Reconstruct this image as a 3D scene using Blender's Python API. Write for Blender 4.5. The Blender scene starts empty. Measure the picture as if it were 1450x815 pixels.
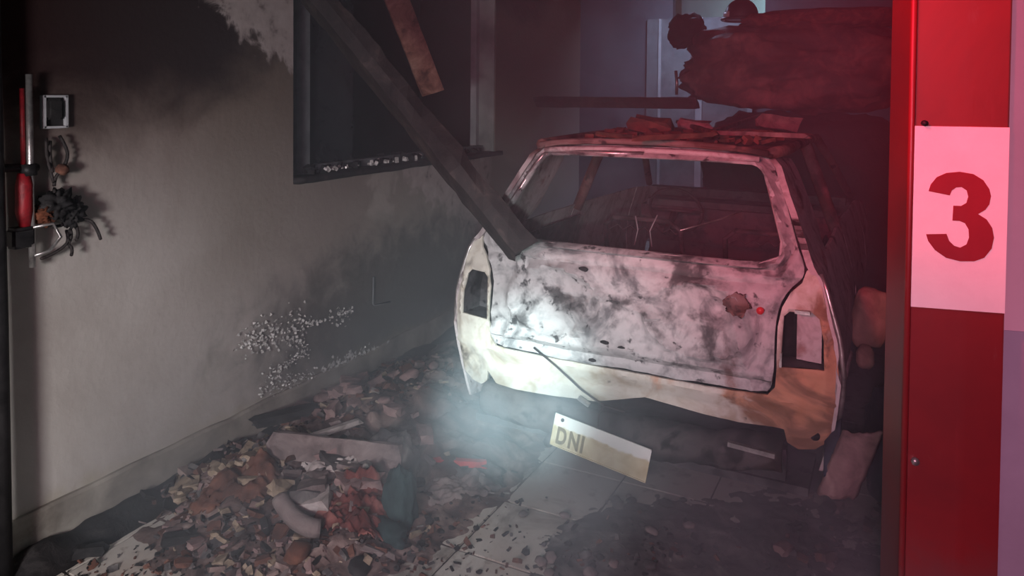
import bpy, bmesh, math, random
from mathutils import Vector, Matrix, noise, Quaternion
from mathutils.geometry import delaunay_2d_cdt
random.seed(7)
SC = bpy.context.scene
COL = SC.collection
R = math.radians

# ------------------------------------------------------------------ camera
F, HCAM, HORIZON, YAW, PITCH, ROLL = 1070.0, 1.65, 133.0, 27.0, 1.5, 0.5
PY = HORIZON + F*math.tan(R(PITCH))
_fw = Vector((-math.sin(R(YAW))*math.cos(R(PITCH)), math.cos(R(YAW))*math.cos(R(PITCH)), -math.sin(R(PITCH))))
_r0 = Vector((math.cos(R(YAW)), math.sin(R(YAW)), 0))
_u0 = _r0.cross(_fw)
_rt = _r0*math.cos(R(ROLL)) + _u0*math.sin(R(ROLL))
_up = -_r0*math.sin(R(ROLL)) + _u0*math.cos(R(ROLL))
CAMP = Vector((0, 0, HCAM))
cd = bpy.data.cameras.new('camera'); cam = bpy.data.objects.new('camera', cd); COL.objects.link(cam)
cd.sensor_width = 36; cd.lens = 36*F/1450; cd.shift_y = (PY-407.5)/1450; cd.clip_start = 0.05
m = Matrix((( _rt.x, _up.x, -_fw.x), (_rt.y, _up.y, -_fw.y), (_rt.z, _up.z, -_fw.z))).to_4x4()
m.translation = CAMP; cam.matrix_world = m
SC.camera = cam
def ray(x, y): return _fw + _rt*((x-725)/F) - _up*((y-PY)/F)
def atz(x, y, z=0.0): d = ray(x, y); return CAMP + d*((z-HCAM)/d.z)
def atX(x, y, X): d = ray(x, y); return CAMP + d*(X/d.x)
def atY(x, y, Y): d = ray(x, y); return CAMP + d*(Y/d.y)
def atD(x, y, D): return CAMP + ray(x, y)*D

# ------------------------------------------------------------------ world, lights, exposure
SC.view_settings.view_transform = 'Standard'; SC.view_settings.look = 'None'
SC.view_settings.exposure = 0.0; SC.view_settings.gamma = 1.0; SC.view_settings.use_curve_mapping = False
w = bpy.data.worlds.new('night'); SC.world = w; w.use_nodes = True
bg = w.node_tree.nodes['Background']; bg.inputs[0].default_value = (0.40, 0.50, 0.54, 1); bg.inputs[1].default_value = 0.06
def light(name, typ, loc, target, energy, color, **kw):
    l = bpy.data.lights.new(name, typ); l.energy = energy; l.color = color
    for k, v in kw.items(): setattr(l, k, v)
    o = bpy.data.objects.new(name, l); COL.objects.link(o); o.location = loc
    o.rotation_euler = (Vector(target)-Vector(loc)).to_track_quat('-Z', 'Y').to_euler()
    return o
TORCH = Vector((-0.14, 0.10, 1.38))
light('torch_light', 'SPOT', TORCH, atY(735, 536, 2.74), 1150, (0.78, 1.0, 0.99), spot_size=R(15), spot_blend=1.0, shadow_soft_size=0.03)
light('torch_spill_light', 'SPOT', TORCH, atY(735, 480, 2.74), 190, (0.84, 1.0, 0.97), spot_size=R(36), spot_blend=1.0, shadow_soft_size=0.05)
light('wall_fill_light', 'AREA', (-0.7, -1.6, 1.3), (-2.6, 2.3, 0.45), 24, (1.0, 0.97, 0.96), size=0.5, spread=R(80))  # added soft white fill for the lower left wall
light('pink_fill_light', 'AREA', (0.2, -2.2, 2.1), (0.1, 2.6, 0.9), 20, (1.0, 0.40, 0.58), size=0.6, spread=R(80))  # added pinkish front fill for sign, column and car
light('beacon_light', 'SPOT', (-0.9, -2.2, 2.6), (-0.42, 4.0, 1.55), 800, (1.0, 0.03, 0.09), spot_size=R(26), spot_blend=0.9, shadow_soft_size=0.15)
light('column_red_fill_light', 'SPOT', (-0.75, 0.45, 2.65), (0.03, 1.66, 1.90), 300, (1.0, 0.03, 0.07), spot_size=R(36), spot_blend=1.0, shadow_soft_size=0.08)  # extra red spot added to brighten the column's top and left face
light('backdrop_light', 'AREA', (-1.0, 9.0, 2.75), (-1.0, 9.7, 2.2), 14, (0.62, 0.95, 1.0), size=0.3)  # added lamp that lights the teal surface past the back opening
light('back_fill_light', 'AREA', (-1.9, 7.35, 2.7), (-1.9, 8.2, 1.0), 20, (0.55, 0.68, 1.0), size=0.4)  # added bluish fill for the dark space at the back

# ------------------------------------------------------------------ materials
class NT:
    def __init__(s, name):
        s.m = bpy.data.materials.new(name); s.m.use_nodes = True; s.t = s.m.node_tree
        s.b = s.t.nodes['Principled BSDF']; s.out = s.t.nodes['Material Output']
    def n(s, typ, ins=None, **kw):
        nd = s.t.nodes.new(typ)
        for k, v in kw.items(): setattr(nd, k, v)
        for k, v in (ins or {}).items(): s.set(nd, k, v)
        return nd
    def set(s, nd, k, v):
        if hasattr(v, 'is_output'): s.t.links.new(v, nd.inputs[k])
        else: nd.inputs[k].default_value = v
    def coord(s, scale=(1,1,1), obj=True, loc=(0,0,0)):
        c = s.n('ShaderNodeTexCoord'); mp = s.n('ShaderNodeMapping')
        s.t.links.new(c.outputs['Object' if obj else 'Generated'], mp.inputs[0])
        mp.inputs['Scale'].default_value = scale; mp.inputs['Location'].default_value = loc
        return mp.outputs[0]
    def world(s):
        return s.n('ShaderNodeNewGeometry').outputs['Position']
    def noise(s, vec, scale, detail=6, rough=0.6, dist=0.0):
        nd = s.n('ShaderNodeTexNoise', {'Scale': scale, 'Detail': detail, 'Roughness': rough, 'Distortion': dist})
        s.t.links.new(vec, nd.inputs['Vector']); return nd.outputs[0]
    def ramp(s, fac, stops, interp='LINEAR'):
        nd = s.n('ShaderNodeValToRGB'); s.t.links.new(fac, nd.inputs[0]); cr = nd.color_ramp; cr.interpolation = interp
        while len(cr.elements) > 1: cr.elements.remove(cr.elements[0])
        cr.elements[0].position = stops[0][0]; cr.elements[0].color = c4(stops[0][1])
        for p, c in stops[1:]:
            e = cr.elements.new(p); e.color = c4(c)
        return nd.outputs[0]
    def mix(s, fac, a, b):
        nd = s.n('ShaderNodeMix', data_type='RGBA')
        for k, v in ((0, fac), (6, a), (7, b)):
            if hasattr(v, 'is_output'): s.t.links.new(v, nd.inputs[k])
            elif k == 0: nd.inputs[0].default_value = v
            else: nd.inputs[k].default_value = c4(v)
        return nd.outputs[2]
    def math(s, op, a, b=0.0, c=0.0):
        nd = s.n('ShaderNodeMath', operation=op)
        for i, v in enumerate((a, b, c)):
            if hasattr(v, 'is_output'): s.t.links.new(v, nd.inputs[i])
            else: nd.inputs[i].default_value = v
        return nd.outputs[0]
    def maprange(s, v, a, b, c=0.0, d=1.0):
        nd = s.n('ShaderNodeMapRange', interpolation_type='SMOOTHSTEP'); s.t.links.new(v, nd.inputs[0])
        for i, q in enumerate((a, b, c, d)): nd.inputs[i+1].default_value = q
        return nd.outputs[0]
    def xyz(s, v):
        nd = s.n('ShaderNodeSeparateXYZ'); s.t.links.new(v, nd.inputs[0]); return nd.outputs
    def finish(s, col=None, rough=0.85, metal=0.0, bump=None, bs=0.3, bd=0.01, spec=0.3):
        if col is not None:
            if hasattr(col, 'is_output'): s.t.links.new(col, s.b.inputs['Base Color'])
            else: s.b.inputs['Base Color'].default_value = c4(col)
        s.set(s.b, 'Roughness', rough); s.set(s.b, 'Metallic', metal); s.set(s.b, 'Specular IOR Level', spec)
        if bump is not None:
            bn = s.n('ShaderNodeBump', {'Strength': bs, 'Distance': bd}); s.t.links.new(bump, bn.inputs['Height'])
            s.t.links.new(bn.outputs[0], s.b.inputs['Normal'])
        return s.m
def c4(c): return (*c, 1.0) if len(c) == 3 else c
def speckle(name, stops, scale=8.0, rough=0.9, bs=0.4, metal=0.0, spec=0.3, world=False, dist=0.5, detail=8):
    t = NT(name); v = t.world() if world else t.coord()
    n = t.noise(v, scale, detail, 0.65, dist)
    return t.finish(t.ramp(n, stops), rough, metal, n, bs, 0.02, spec)
M = {}
M['charcoal'] = speckle('charcoal', [(.3, (.006,.006,.007)), (.55, (.018,.016,.017)), (.75, (.05,.045,.045))], 14, .8)
M['char_beam'] = speckle('char_beam', [(.3, (.008,.008,.009)), (.55, (.028,.024,.024)), (.72, (.085,.065,.06))], 9, .75)
M['rafter'] = speckle('rafter', [(.35, (.09,.025,.02)), (.5, (.30,.12,.09)), (.68, (.55,.30,.24))], 10, .8)
M['ash'] = speckle('ash', [(.28, (.018,.014,.014)), (.42, (.07,.045,.042)), (.52, (.16,.11,.10)), (.62, (.28,.21,.19)), (.75, (.45,.38,.33))], 7, .95, .6, world=True)
M['ash_dark'] = speckle('ash_dark', [(.32, (.02,.018,.02)), (.48, (.075,.068,.07)), (.6, (.17,.16,.155)), (.72, (.34,.32,.30))], 8, .95, .6, world=True)
M['beige'] = speckle('beige', [(.3, (.08,.055,.04)), (.5, (.32,.25,.18)), (.7, (.52,.43,.33))], 16)
M['white_rubble'] = speckle('white_rubble', [(.3, (.16,.13,.12)), (.5, (.48,.43,.41)), (.7, (.66,.62,.6))], 10)
M['pink_rubble'] = speckle('pink_rubble', [(.3, (.06,.035,.035)), (.5, (.24,.16,.155)), (.7, (.40,.29,.27))], 9)
M['brown'] = speckle('brown', [(.3, (.02,.008,.006)), (.52, (.12,.05,.035)), (.72, (.25,.12,.08))], 9)
M['red_cloth'] = speckle('red_cloth', [(.3, (.035,.010,.010)), (.5, (.15,.04,.035)), (.66, (.30,.12,.10)), (.75, (.3,.22,.20))], 14)
M['red_plastic'] = speckle('red_plastic', [(.3, (.35,.01,.015)), (.6, (.65,.03,.04))], 12, .35, .1, spec=.5)
M['tool_red'] = speckle('tool_red', [(.3, (.06,.006,.008)), (.6, (.28,.012,.02))], 16, .5, .2)
M['teal_cloth'] = speckle('teal_cloth', [(.3, (.008,.018,.02)), (.6, (.035,.07,.072)), (.75, (.09,.14,.14))], 8)
M['grey_board'] = speckle('grey_board', [(.3, (.06,.045,.045)), (.5, (.20,.16,.155)), (.7, (.32,.27,.26))], 9)
M['blue_bag'] = speckle('blue_bag', [(.3, (.01,.012,.02)), (.6, (.05,.06,.09)), (.75, (.15,.16,.2))], 7, .45, .5)
M['foam'] = speckle('foam', [(.3, (.20,.13,.09)), (.55, (.45,.33,.25)), (.7, (.55,.43,.34))], 8)
M['rim'] = speckle('rim', [(.3, (.02,.018,.02)), (.6, (.09,.08,.085)), (.75, (.2,.19,.19))], 9, .6, .3, .5)
M['black_metal'] = speckle('black_metal', [(.3, (.006,.006,.007)), (.65, (.03,.028,.03))], 10, .5, .2, .3)
M['tarnish'] = speckle('tarnish', [(.3, (.16,.15,.15)), (.6, (.55,.53,.52)), (.75, (.75,.73,.72))], 12, .35, .1, .8)
M['wire'] = speckle('wire', [(.3, (.006,.005,.005)), (.7, (.04,.03,.03))], 20, .6)
M['orange_char'] = speckle('orange_char', [(.3, (.015,.006,.004)), (.55, (.13,.04,.02)), (.75, (.3,.11,.06))], 25)
M['bale'] = speckle('bale', [(.3, (.02,.010,.011)), (.5, (.13,.055,.055)), (.66, (.36,.17,.16))], 4, .6, .7, world=True)
M['gray_paint'] = speckle('gray_paint', [(.3, (.10,.11,.12)), (.7, (.22,.24,.25))], 6, .6, .1)
M['pale_paint'] = speckle('pale_paint', [(.3, (.30,.31,.33)), (.7, (.5,.5,.52))], 6, .6, .1)

def burnt(name, pale, mid, dark, rust, scale=5.0, soot=0.42, rustlo=0.56, bump=.5, rustx=0.0):
    """burnt car sheet metal: pale ash bloom, grey scale, soot blotches, rust"""
    t = NT(name); v = t.coord()
    a = t.noise(v, scale, 8, .62, 1.2); b = t.noise(t.coord(loc=(3.1, 1.7, 5.2)), scale*.55, 7, .6, .8)
    c = t.noise(t.coord(loc=(9, 4, 2)), scale*5, 5, .6)
    base = t.ramp(a, [(.36, mid), (.50, pale), (.66, pale), (.76, mid)])
    base = t.mix(t.maprange(c, .45, .7, 0, .45), base, mid)
    if rustx: b = t.math('ADD', b, t.math('MULTIPLY', t.math('MULTIPLY', t.maprange(t.xyz(v)[0], -.1, .6), t.maprange(t.xyz(v)[2], .80, .64)), .22))
    base = t.mix(t.maprange(b, rustlo, rustlo+.1, 0, .85), base, t.mix(t.maprange(a, .42, .62), tuple(q*.45 for q in rust), tuple(min(1, q*1.15+.04) for q in rust)))
    d = t.noise(t.coord(loc=(5, 8, 1)), scale*1.25, 7, .6, .25); d2 = t.noise(t.coord(loc=(2, 6, 4)), scale*3.2, 6, .6, .2)
    base = t.mix(t.maprange(d, soot+.02, soot-.12, 0, .85), base, dark)
    base = t.mix(t.maprange(d2, soot-.05, soot-.13, 0, .9), base, dark)
    return t.finish(base, .75, .1, t.math('ADD', a, t.math('MULTIPLY', c, .3)), bump, .012, .35)
M['gate'] = burnt('burnt_tailgate', (.47,.465,.465), (.17,.175,.18), (.025,.024,.026), (.22,.12,.10), 5.0, .455, .60, .8)
M['panel'] = burnt('burnt_rear_panel', (.62,.60,.53), (.44,.38,.29), (.05,.03,.025), (.44,.18,.07), 4.5, .38, .60, .5, .9)
M['pillar'] = burnt('burnt_pillar', (.50,.46,.46), (.30,.25,.25), (.05,.03,.03), (.22,.10,.08), 6, .40, .60)
M['roof'] = burnt('burnt_roof', (.22,.15,.14), (.12,.06,.055), (.02,.014,.014), (.17,.065,.05), 4, .45, .46)
M['inner'] = burnt('burnt_interior', (.10,.10,.105), (.05,.05,.055), (.012,.012,.013), (.09,.05,.04), 5, .48, .6)
M['bumper'] = burnt('burnt_bumper', (.10,.09,.09), (.04,.038,.04), (.01,.01,.01), (.09,.05,.04), 4, .5, .6)

def tile_mat():
    t = NT('tile_glaze'); v = t.world()
    n = t.noise(v, 2.6, 9, .68, .6); n2 = t.noise(v, 14, 6, .6); n3 = t.noise(v, 1.1, 4, .5)
    c = t.ramp(n, [(.28, (.06,.055,.05)), (.38, (.28,.26,.23)), (.46, (.54,.52,.47)), (.7, (.64,.63,.585))])
    c = t.mix(t.maprange(n2, .58, .70, 0, .7), c, (.16,.125,.10))
    c = t.mix(t.maprange(n3, .54, .66, 0, .4), c, (.33,.22,.16))
    return t.finish(c, t.maprange(n, .4, .6, .85, .35), 0, n2, .15, .004, .4)
M['tile'] = tile_mat()
M['grout'] = speckle('grout', [(.3, (.02,.018,.016)), (.7, (.08,.07,.06))], 9, world=True)

def wall_left_mat():
    """plaster with the soot line of the fire, spalled patches and a scorched zone low by the car"""
    t = NT('sooted_plaster'); P = t.world(); X, Y, Z = t.xyz(P)
    n = t.noise(P, 1.6, 8, .62, .4); nb = t.noise(P, 6, 8, .65, .5); nf = t.noise(P, 30, 6, .6)
    plaster = t.ramp(n, [(.3, (.36,.325,.30)), (.6, (.47,.44,.415)), (.8, (.40,.37,.33))])
    # brownish smoke film
    zz = t.math('ADD', Z, t.math('MULTIPLY', t.math('SUBTRACT', n, .5), .75))
    brown = t.maprange(zz, .95, 1.75)
    c = t.mix(t.math('MULTIPLY', brown, .82), plaster, (.125,.07,.052))
    # film over the middle of the wall
    yb = t.math('MULTIPLY', t.maprange(Y, 2.0, 2.6), t.maprange(zz, .55, .95))
    c = t.mix(t.math('MULTIPLY', yb, .45), c, (.17,.14,.10))
    # thick black soot at the top near the opening
    sl = t.math('ADD', zz, t.math('MULTIPLY', t.math('SUBTRACT', 2.1, Y), .22))
    c = t.mix(t.maprange(sl, 1.42, 1.82), c, (.024,.010,.010))
    # spalled pale plaster high by the window
    e = t.math('ADD', t.math('MULTIPLY', t.math('SUBTRACT', nb, .5), .5), t.math('ADD', t.math('SUBTRACT', Z, 1.85), t.math('MULTIPLY', t.math('SUBTRACT', Y, 2.72), .62)))
    sp = t.math('MULTIPLY', t.maprange(e, -.05, .02), t.maprange(Y, 5.0, 4.9))
    c = t.mix(sp, c, t.ramp(t.noise(P, 13, 6, .6), [(.30, (.14,.11,.10)), (.42, (.40,.35,.33)), (.7, (.50,.45,.43))]))
    # spalled streak under the sill
    u = t.math('ABSOLUTE', t.math('SUBTRACT', Y, 3.62)); s2 = t.math('MULTIPLY', t.maprange(t.math('ADD', u, t.math('MULTIPLY', t.math('SUBTRACT', nb, .5), .6)), .14, .04), t.math('MULTIPLY', t.maprange(Z, .84, .95), t.maprange(Z, 1.22, 1.19)))
    c = t.mix(t.math('MULTIPLY', s2, .7), c, (.46,.43,.39))
    # scorch patch low on the wall beside the car
    py = t.math('DIVIDE', t.math('SUBTRACT', Y, 3.85), 1.25); pz = t.math('DIVIDE', t.math('SUBTRACT', Z, .42), .42)
    rr = t.math('ADD', t.math('ADD', t.math('MULTIPLY', py, py), t.math('MULTIPLY', pz, pz)), t.math('MULTIPLY', t.math('SUBTRACT', nb, .5), 2.2))
    c = t.mix(t.math('MULTIPLY', t.maprange(rr, 1.7, .2), .8), c, (.06,.065,.062))
    # yellowish foot of the wall
    c = t.mix(t.math('MULTIPLY', t.maprange(t.math('ADD', Z, t.math('MULTIPLY', t.math('SUBTRACT', nb, .5), .25)), .22, .12), .5), c, (.34,.30,.21))
    return t.finish(c, .9, 0, t.math('ADD', nf, nb), .25, .01, .2)
M['wall_left'] = wall_left_mat()
def wall_mat(name, a, b, sc=2.0):
    t = NT(name); P = t.world(); n = t.noise(P, sc, 8, .62, .3); nf = t.noise(P, 24, 5, .6)
    return t.finish(t.ramp(n, [(.32, a), (.68, b)]), .9, 0, nf, .2, .01, .2)
M['wall_dark'] = wall_mat('soot_wall', (.012,.01,.01), (.05,.035,.032))
M['wall_blue'] = wall_mat('far_wall', (.07,.075,.09), (.14,.15,.17))
M['wall_backdrop'] = wall_mat('backdrop_teal', (.30,.38,.40), (.42,.50,.52))
M['ceiling'] = wall_mat('soot_ceiling', (.01,.009,.009), (.035,.028,.026))
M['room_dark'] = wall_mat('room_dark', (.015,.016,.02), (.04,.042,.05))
M['skirt'] = wall_mat('skirting', (.16,.14,.12), (.44,.41,.36), 5)
M['reveal'] = wall_mat('reveal', (.20,.21,.21), (.40,.41,.40), 5)
M['wall_pink'] = wall_mat('right_wall_paint', (.50,.36,.42), (.58,.43,.50), 3)
M['wall_pink_low'] = wall_mat('right_wall_dado', (.27,.25,.32), (.33,.31,.39), 3)
def post_mat():
    t = NT('red_paint'); P = t.coord(); n = t.noise(P, 3, 8, .65, .4); nf = t.noise(P, 40, 5, .6); Z = t.xyz(t.world())[2]
    c = t.ramp(n, [(.3, (.13,.008,.011)), (.6, (.19,.010,.013)), (.8, (.16,.016,.018))])
    sc = t.noise(t.coord((9, 9, 2.2)), 2.2, 8, .7, 1.0)
    c = t.mix(t.maprange(sc, .60, .72, 0, .35), c, (.20,.07,.07))
    low = t.math('ADD', Z, t.math('MULTIPLY', t.math('SUBTRACT', n, .5), .5))
    c = t.mix(t.maprange(low, .80, .62, 0, .4), c, (.13,.075,.075))
    return t.finish(c, .42, 0, nf, .06, .004, .5)
M['post'] = post_mat()
M['sign'] = wall_mat('sign_white', (.72,.68,.68), (.84,.81,.80), 4)
M['digit'] = speckle('digit_red', [(.3, (.20,.010,.02)), (.7, (.25,.014,.025))], 6, .6, .05)
def plate_mat():
    t = NT('plate_paint'); v = t.coord(); z = t.xyz(v)[2]; n = t.noise(v, 22, 7, .6, .4)
    edge = t.math('ADD', z, t.math('MULTIPLY', t.math('SUBTRACT', n, .5), .03))
    c = t.mix(t.maprange(edge, .012, .024), t.ramp(n, [(.3, (.42,.34,.17)), (.6, (.60,.54,.36)), (.8, (.5,.44,.28))]), (.78,.80,.76))
    return t.finish(c, .5, 0, n, .1, .003, .4)
M['plate'] = plate_mat()
M['plate_ink'] = speckle('plate_ink', [(.3, (.12,.085,.035)), (.7, (.22,.165,.075))], 30, .7, .1)
M['flake'] = speckle('flake', [(.3, (.45,.44,.42)), (.7, (.82,.82,.80))], 30, .25, .1, spec=.8)
M['glass'] = speckle('sooty_glass', [(.3, (.012,.014,.018)), (.7, (.04,.045,.05))], 5, .15, .1, spec=.6)
M['helmet'] = speckle('helmet', [(.3, (.012,.01,.012)), (.7, (.05,.04,.045))], 5, .35, .1)
M['reflective'] = speckle('reflective_band', [(.3, (.6,.5,.5)), (.7, (.85,.8,.8))], 8, .3, .1)

# ------------------------------------------------------------------ object helpers
def link(name, me, mat, parent=None, smooth=False):
    o = bpy.data.objects.new(name, me); COL.objects.link(o)
    if mat is not None: me.materials.append(M[mat] if isinstance(mat, str) else mat)
    if smooth:
        for p in me.polygons: p.use_smooth = True
    if parent: o.parent = parent
    return o
def build(name, bm, mat, parent=None, smooth=False, loc=None, rot=None):
    bmesh.ops.recalc_face_normals(bm, faces=bm.faces)
    me = bpy.data.meshes.new(name); bm.to_mesh(me); bm.free()
    o = link(name, me, mat, parent, smooth)
    if loc is not None: o.location = loc
    if rot is not None: o.rotation_euler = rot
    return o
def pyd(name, v, f, mat, parent=None, smooth=False):
    me = bpy.data.meshes.new(name); me.from_pydata([tuple(q) for q in v], [], f); me.update()
    return link(name, me, mat, parent, smooth)
def empty(name, loc=(0,0,0), rz=0.0):
    o = bpy.data.objects.new(name, None); COL.objects.link(o); o.location = loc; o.rotation_euler = (0, 0, rz); o.empty_display_size = .1
    return o
def tag(o, label, cat, group=None, kind=None):
    o['label'] = label; o['category'] = cat
    if group: o['group'] = group
    if kind: o['kind'] = kind
    return o
def struct(o, label=None, cat=None):
    o['kind'] = 'structure'
    if label: o['label'] = label
    if cat: o['category'] = cat
    return o
def bx(bm, c, s, rot=None, bev=0.0):
    r = bmesh.ops.create_cube(bm, size=1); vs = r['verts']
    bmesh.ops.scale(bm, vec=s, verts=vs)
    if bev > 0:
        es = list({e for v in vs for e in v.link_edges})
        rr = bmesh.ops.bevel(bm, geom=es, offset=bev, segments=2, affect='EDGES'); vs = list({v for f in rr['faces'] for v in f.verts} | {v for v in vs if v.is_valid})
    if rot is not None: bmesh.ops.rotate(bm, cent=(0,0,0), matrix=rot, verts=vs)
    bmesh.ops.translate(bm, vec=c, verts=vs); return vs
def box(name, c, s, mat, parent=None, rot=None, bev=0.0):
    bm = bmesh.new(); bx(bm, (0,0,0), s, None, bev)
    return build(name, bm, mat, parent, loc=c, rot=rot)
def tube_bm(bm, pts, rad, n=8, cap=True):
    pts = [Vector(p) for p in pts]; rads = rad if isinstance(rad, (list, tuple)) else [rad]*len(pts)
    rings = []; ref = None
    for i, p in enumerate(pts):
        d = (pts[min(i+1, len(pts)-1)]-pts[max(i-1, 0)]).normalized()
        if ref is None: ref = d.orthogonal().normalized()
        ref = (ref - d*ref.dot(d)).normalized(); b = d.cross(ref)
        rings.append([bm.verts.new(p+(ref*math.cos(a)+b*math.sin(a))*rads[i]) for a in [2*math.pi*k/n for k in range(n)]])
    for i in range(len(rings)-1):
        for k in range(n): bm.faces.new((rings[i][k], rings[i][(k+1) % n], rings[i+1][(k+1) % n], rings[i+1][k]))
    if cap: bm.faces.new(rings[0]); bm.faces.new(rings[-1])
def tube(name, pts, rad, mat, parent=None, n=8):
    bm = bmesh.new(); tube_bm(bm, pts, rad, n); return build(name, bm, mat, parent, True)
def lerp(tab, t):
    if t <= tab[0][0]: return tab[0][1]
    for (a, x), (b, y) in zip(tab, tab[1:]):
        if t <= b: return x+(y-x)*(t-a)/(b-a)
    return tab[-1][1]
def smoothpoly(pts, closed=True, it=2):
    for _ in range(it):
        q = []
        for i in range(len(pts) if closed else len(pts)-1):
            a, b = Vector(pts[i]), Vector(pts[(i+1) % len(pts)]); q += [a*.75+b*.25, a*.25+b*.75]
        pts = q
    return [tuple(p) for p in pts]
def dens(loop, s):
    out = []
    for i in range(len(loop)):
        a, b = Vector(loop[i]), Vector(loop[(i+1) % len(loop)]); k = max(1, int((b-a).length/s))
        out += [tuple(a.lerp(b, j/k)) for j in range(k)]
    return out
def inside(p, loop):
    c = False; x, y = p
    for i in range(len(loop)):
        (x1, y1), (x2, y2) = loop[i], loop[i-1]
        if (y1 > y) != (y2 > y) and x < (x2-x1)*(y-y1)/(y2-y1)+x1: c = not c
    return c
def panel(name, outer, holes, fn, sp, th, mat, parent=None, nrm=(0,1,0)):
    """sheet of metal from a 2-D outline with holes, mapped into space by fn(u, v), with thickness th along nrm"""
    loops = [dens(outer, sp)]+[dens(h, sp) for h in holes]
    P, E = [], []
    for l in loops:
        b = len(P); P += [Vector(q) for q in l]; E += [(b+i, b+(i+1) % len(l)) for i in range(len(l))]
    xs = [p[0] for p in loops[0]]; ys = [p[1] for p in loops[0]]
    y = min(ys)+sp/2; k = 0
    edge = [q for l in loops for q in l]
    while y < max(ys):
        x = min(xs)+sp*(.5 if k % 2 else 1.0)
        while x < max(xs):
            if inside((x, y), loops[0]) and not any(inside((x, y), h) for h in loops[1:]):
                P.append(Vector((x+random.uniform(-.1, .1)*sp, y)))
            x += sp
        y += sp*.87; k += 1
    v, e, f, *_ = delaunay_2d_cdt(P, E, [], 0, 1e-6)
    keep = []
    for t in f:
        c = sum((v[i] for i in t), Vector((0,0)))/len(t)
        if inside(c, loops[0]) and not any(inside(c, h) for h in loops[1:]): keep.append(t)
    V = [Vector(fn(q[0], q[1])) for q in v]; nv = len(V); N = Vector(nrm)*th
    V2 = V+[q+N for q in V]
    faces = [tuple(t) for t in keep]+[tuple(i+nv for i in reversed(t)) for t in keep]
    cnt = {}
    for t in keep:
        for i in range(len(t)):
            a, b = t[i], t[(i+1) % len(t)]; cnt[(a, b)] = 1
    for (a, b) in cnt:
        if (b, a) not in cnt: faces.append((b, a, a+nv, b+nv))
    o = pyd(name, V2, faces, mat, parent)
    bm = bmesh.new(); bm.from_mesh(o.data)
    bmesh.ops.delete(bm, geom=[q for q in bm.verts if not q.link_faces], context='VERTS')
    bmesh.ops.recalc_face_normals(bm, faces=bm.faces)
    for q in bm.faces: q.smooth = True
    for q in bm.edges:
        if len(q.link_faces) == 2 and q.calc_face_angle(0) > .9: q.smooth = False
    bm.to_mesh(o.data); bm.free()
    return o
def grid(name, nu, nv, fn, mat, parent=None, smooth=True, th=0.0, keep=None):
    V = [Vector(fn(i/nu, j/nv)) for j in range(nv+1) for i in range(nu+1)]
    Fc = []
    for j in range(nv):
        for i in range(nu):
            if keep and not keep((i+.5)/nu, (j+.5)/nv): continue
            a = j*(nu+1)+i; Fc.append((a, a+1, a+nu+2, a+nu+1))
    o = pyd(name, V, Fc, mat, parent, smooth)
    bm = bmesh.new(); bm.from_mesh(o.data)
    bmesh.ops.delete(bm, geom=[q for q in bm.verts if not q.link_faces], context='VERTS')
    if th: bmesh.ops.solidify(bm, geom=bm.faces[:], thickness=th)
    bm.to_mesh(o.data); bm.free()
    if smooth:
        for p in o.data.polygons: p.use_smooth = True
    return o
def nz(x, y, z=0.0, s=1.0): return noise.fractal(Vector((x*s, y*s, z*s)), .9, 2.0, 4)

# ------------------------------------------------------------------ the setting
XW = -2.70                                   # inner face of the left wall
YB = 8.4                                     # back wall
floor = struct(box('floor', (-1.25, 4.2, -.056), (3.4, 8.9, .1), 'grout'))
T = .37; tx0, ty0 = -1.39-T*4, 2.32-T*5
tile_me = None; k = 0
for i in range(8):
    for j in range(23):
        x, y = tx0+i*T, ty0+j*T
        if x+T/2 < XW-.1 or x+T > .32: continue
        if tile_me is None:
            bm = bmesh.new(); bx(bm, (0,0,0), (T-.007, T-.007, .02), None, .0025)
            t_ = build('tile', bm, 'tile'); tile_me = t_.data
        else:
            t_ = bpy.data.objects.new('tile', tile_me); COL.objects.link(t_)
        t_.parent = floor; t_.matrix_parent_inverse = Matrix.Identity(4)
        t_.location = Vector((x+T/2, y+T/2, -.0102+random.uniform(-.001, .0))) - Vector(floor.location)
# left wall with the window opening
WY0, WY1, WZ0, WZ1 = 2.88, 5.02, 1.205, 2.45
def wall_with_hole(name, y0, y1, z0, z1, hole, x0, x1, mat):
    hy0, hy1, hz0, hz1 = hole; bm = bmesh.new()
    for (a, b, c, d) in ((y0, hy0, z0, z1), (hy1, y1, z0, z1), (hy0, hy1, z0, hz0), (hy0, hy1, hz1, z1)):
        bx(bm, ((x0+x1)/2, (a+b)/2, (c+d)/2), (abs(x1-x0), b-a, d-c))
    bmesh.ops.remove_doubles(bm, verts=bm.verts, dist=.0005)
    return build(name, bm, mat)
wl = struct(wall_with_hole('wall_left', 1.2, 6.72, -.1, 2.8, (WY0, WY1, WZ0, WZ1), XW, XW-.18, 'wall_left'))
# room behind the window
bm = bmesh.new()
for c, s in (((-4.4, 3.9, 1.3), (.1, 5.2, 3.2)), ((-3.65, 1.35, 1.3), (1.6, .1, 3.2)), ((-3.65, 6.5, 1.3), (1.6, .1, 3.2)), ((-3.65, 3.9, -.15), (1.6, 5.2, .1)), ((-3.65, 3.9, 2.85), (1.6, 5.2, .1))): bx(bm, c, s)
struct(build('wall_room', bm, 'room_dark'))
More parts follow.
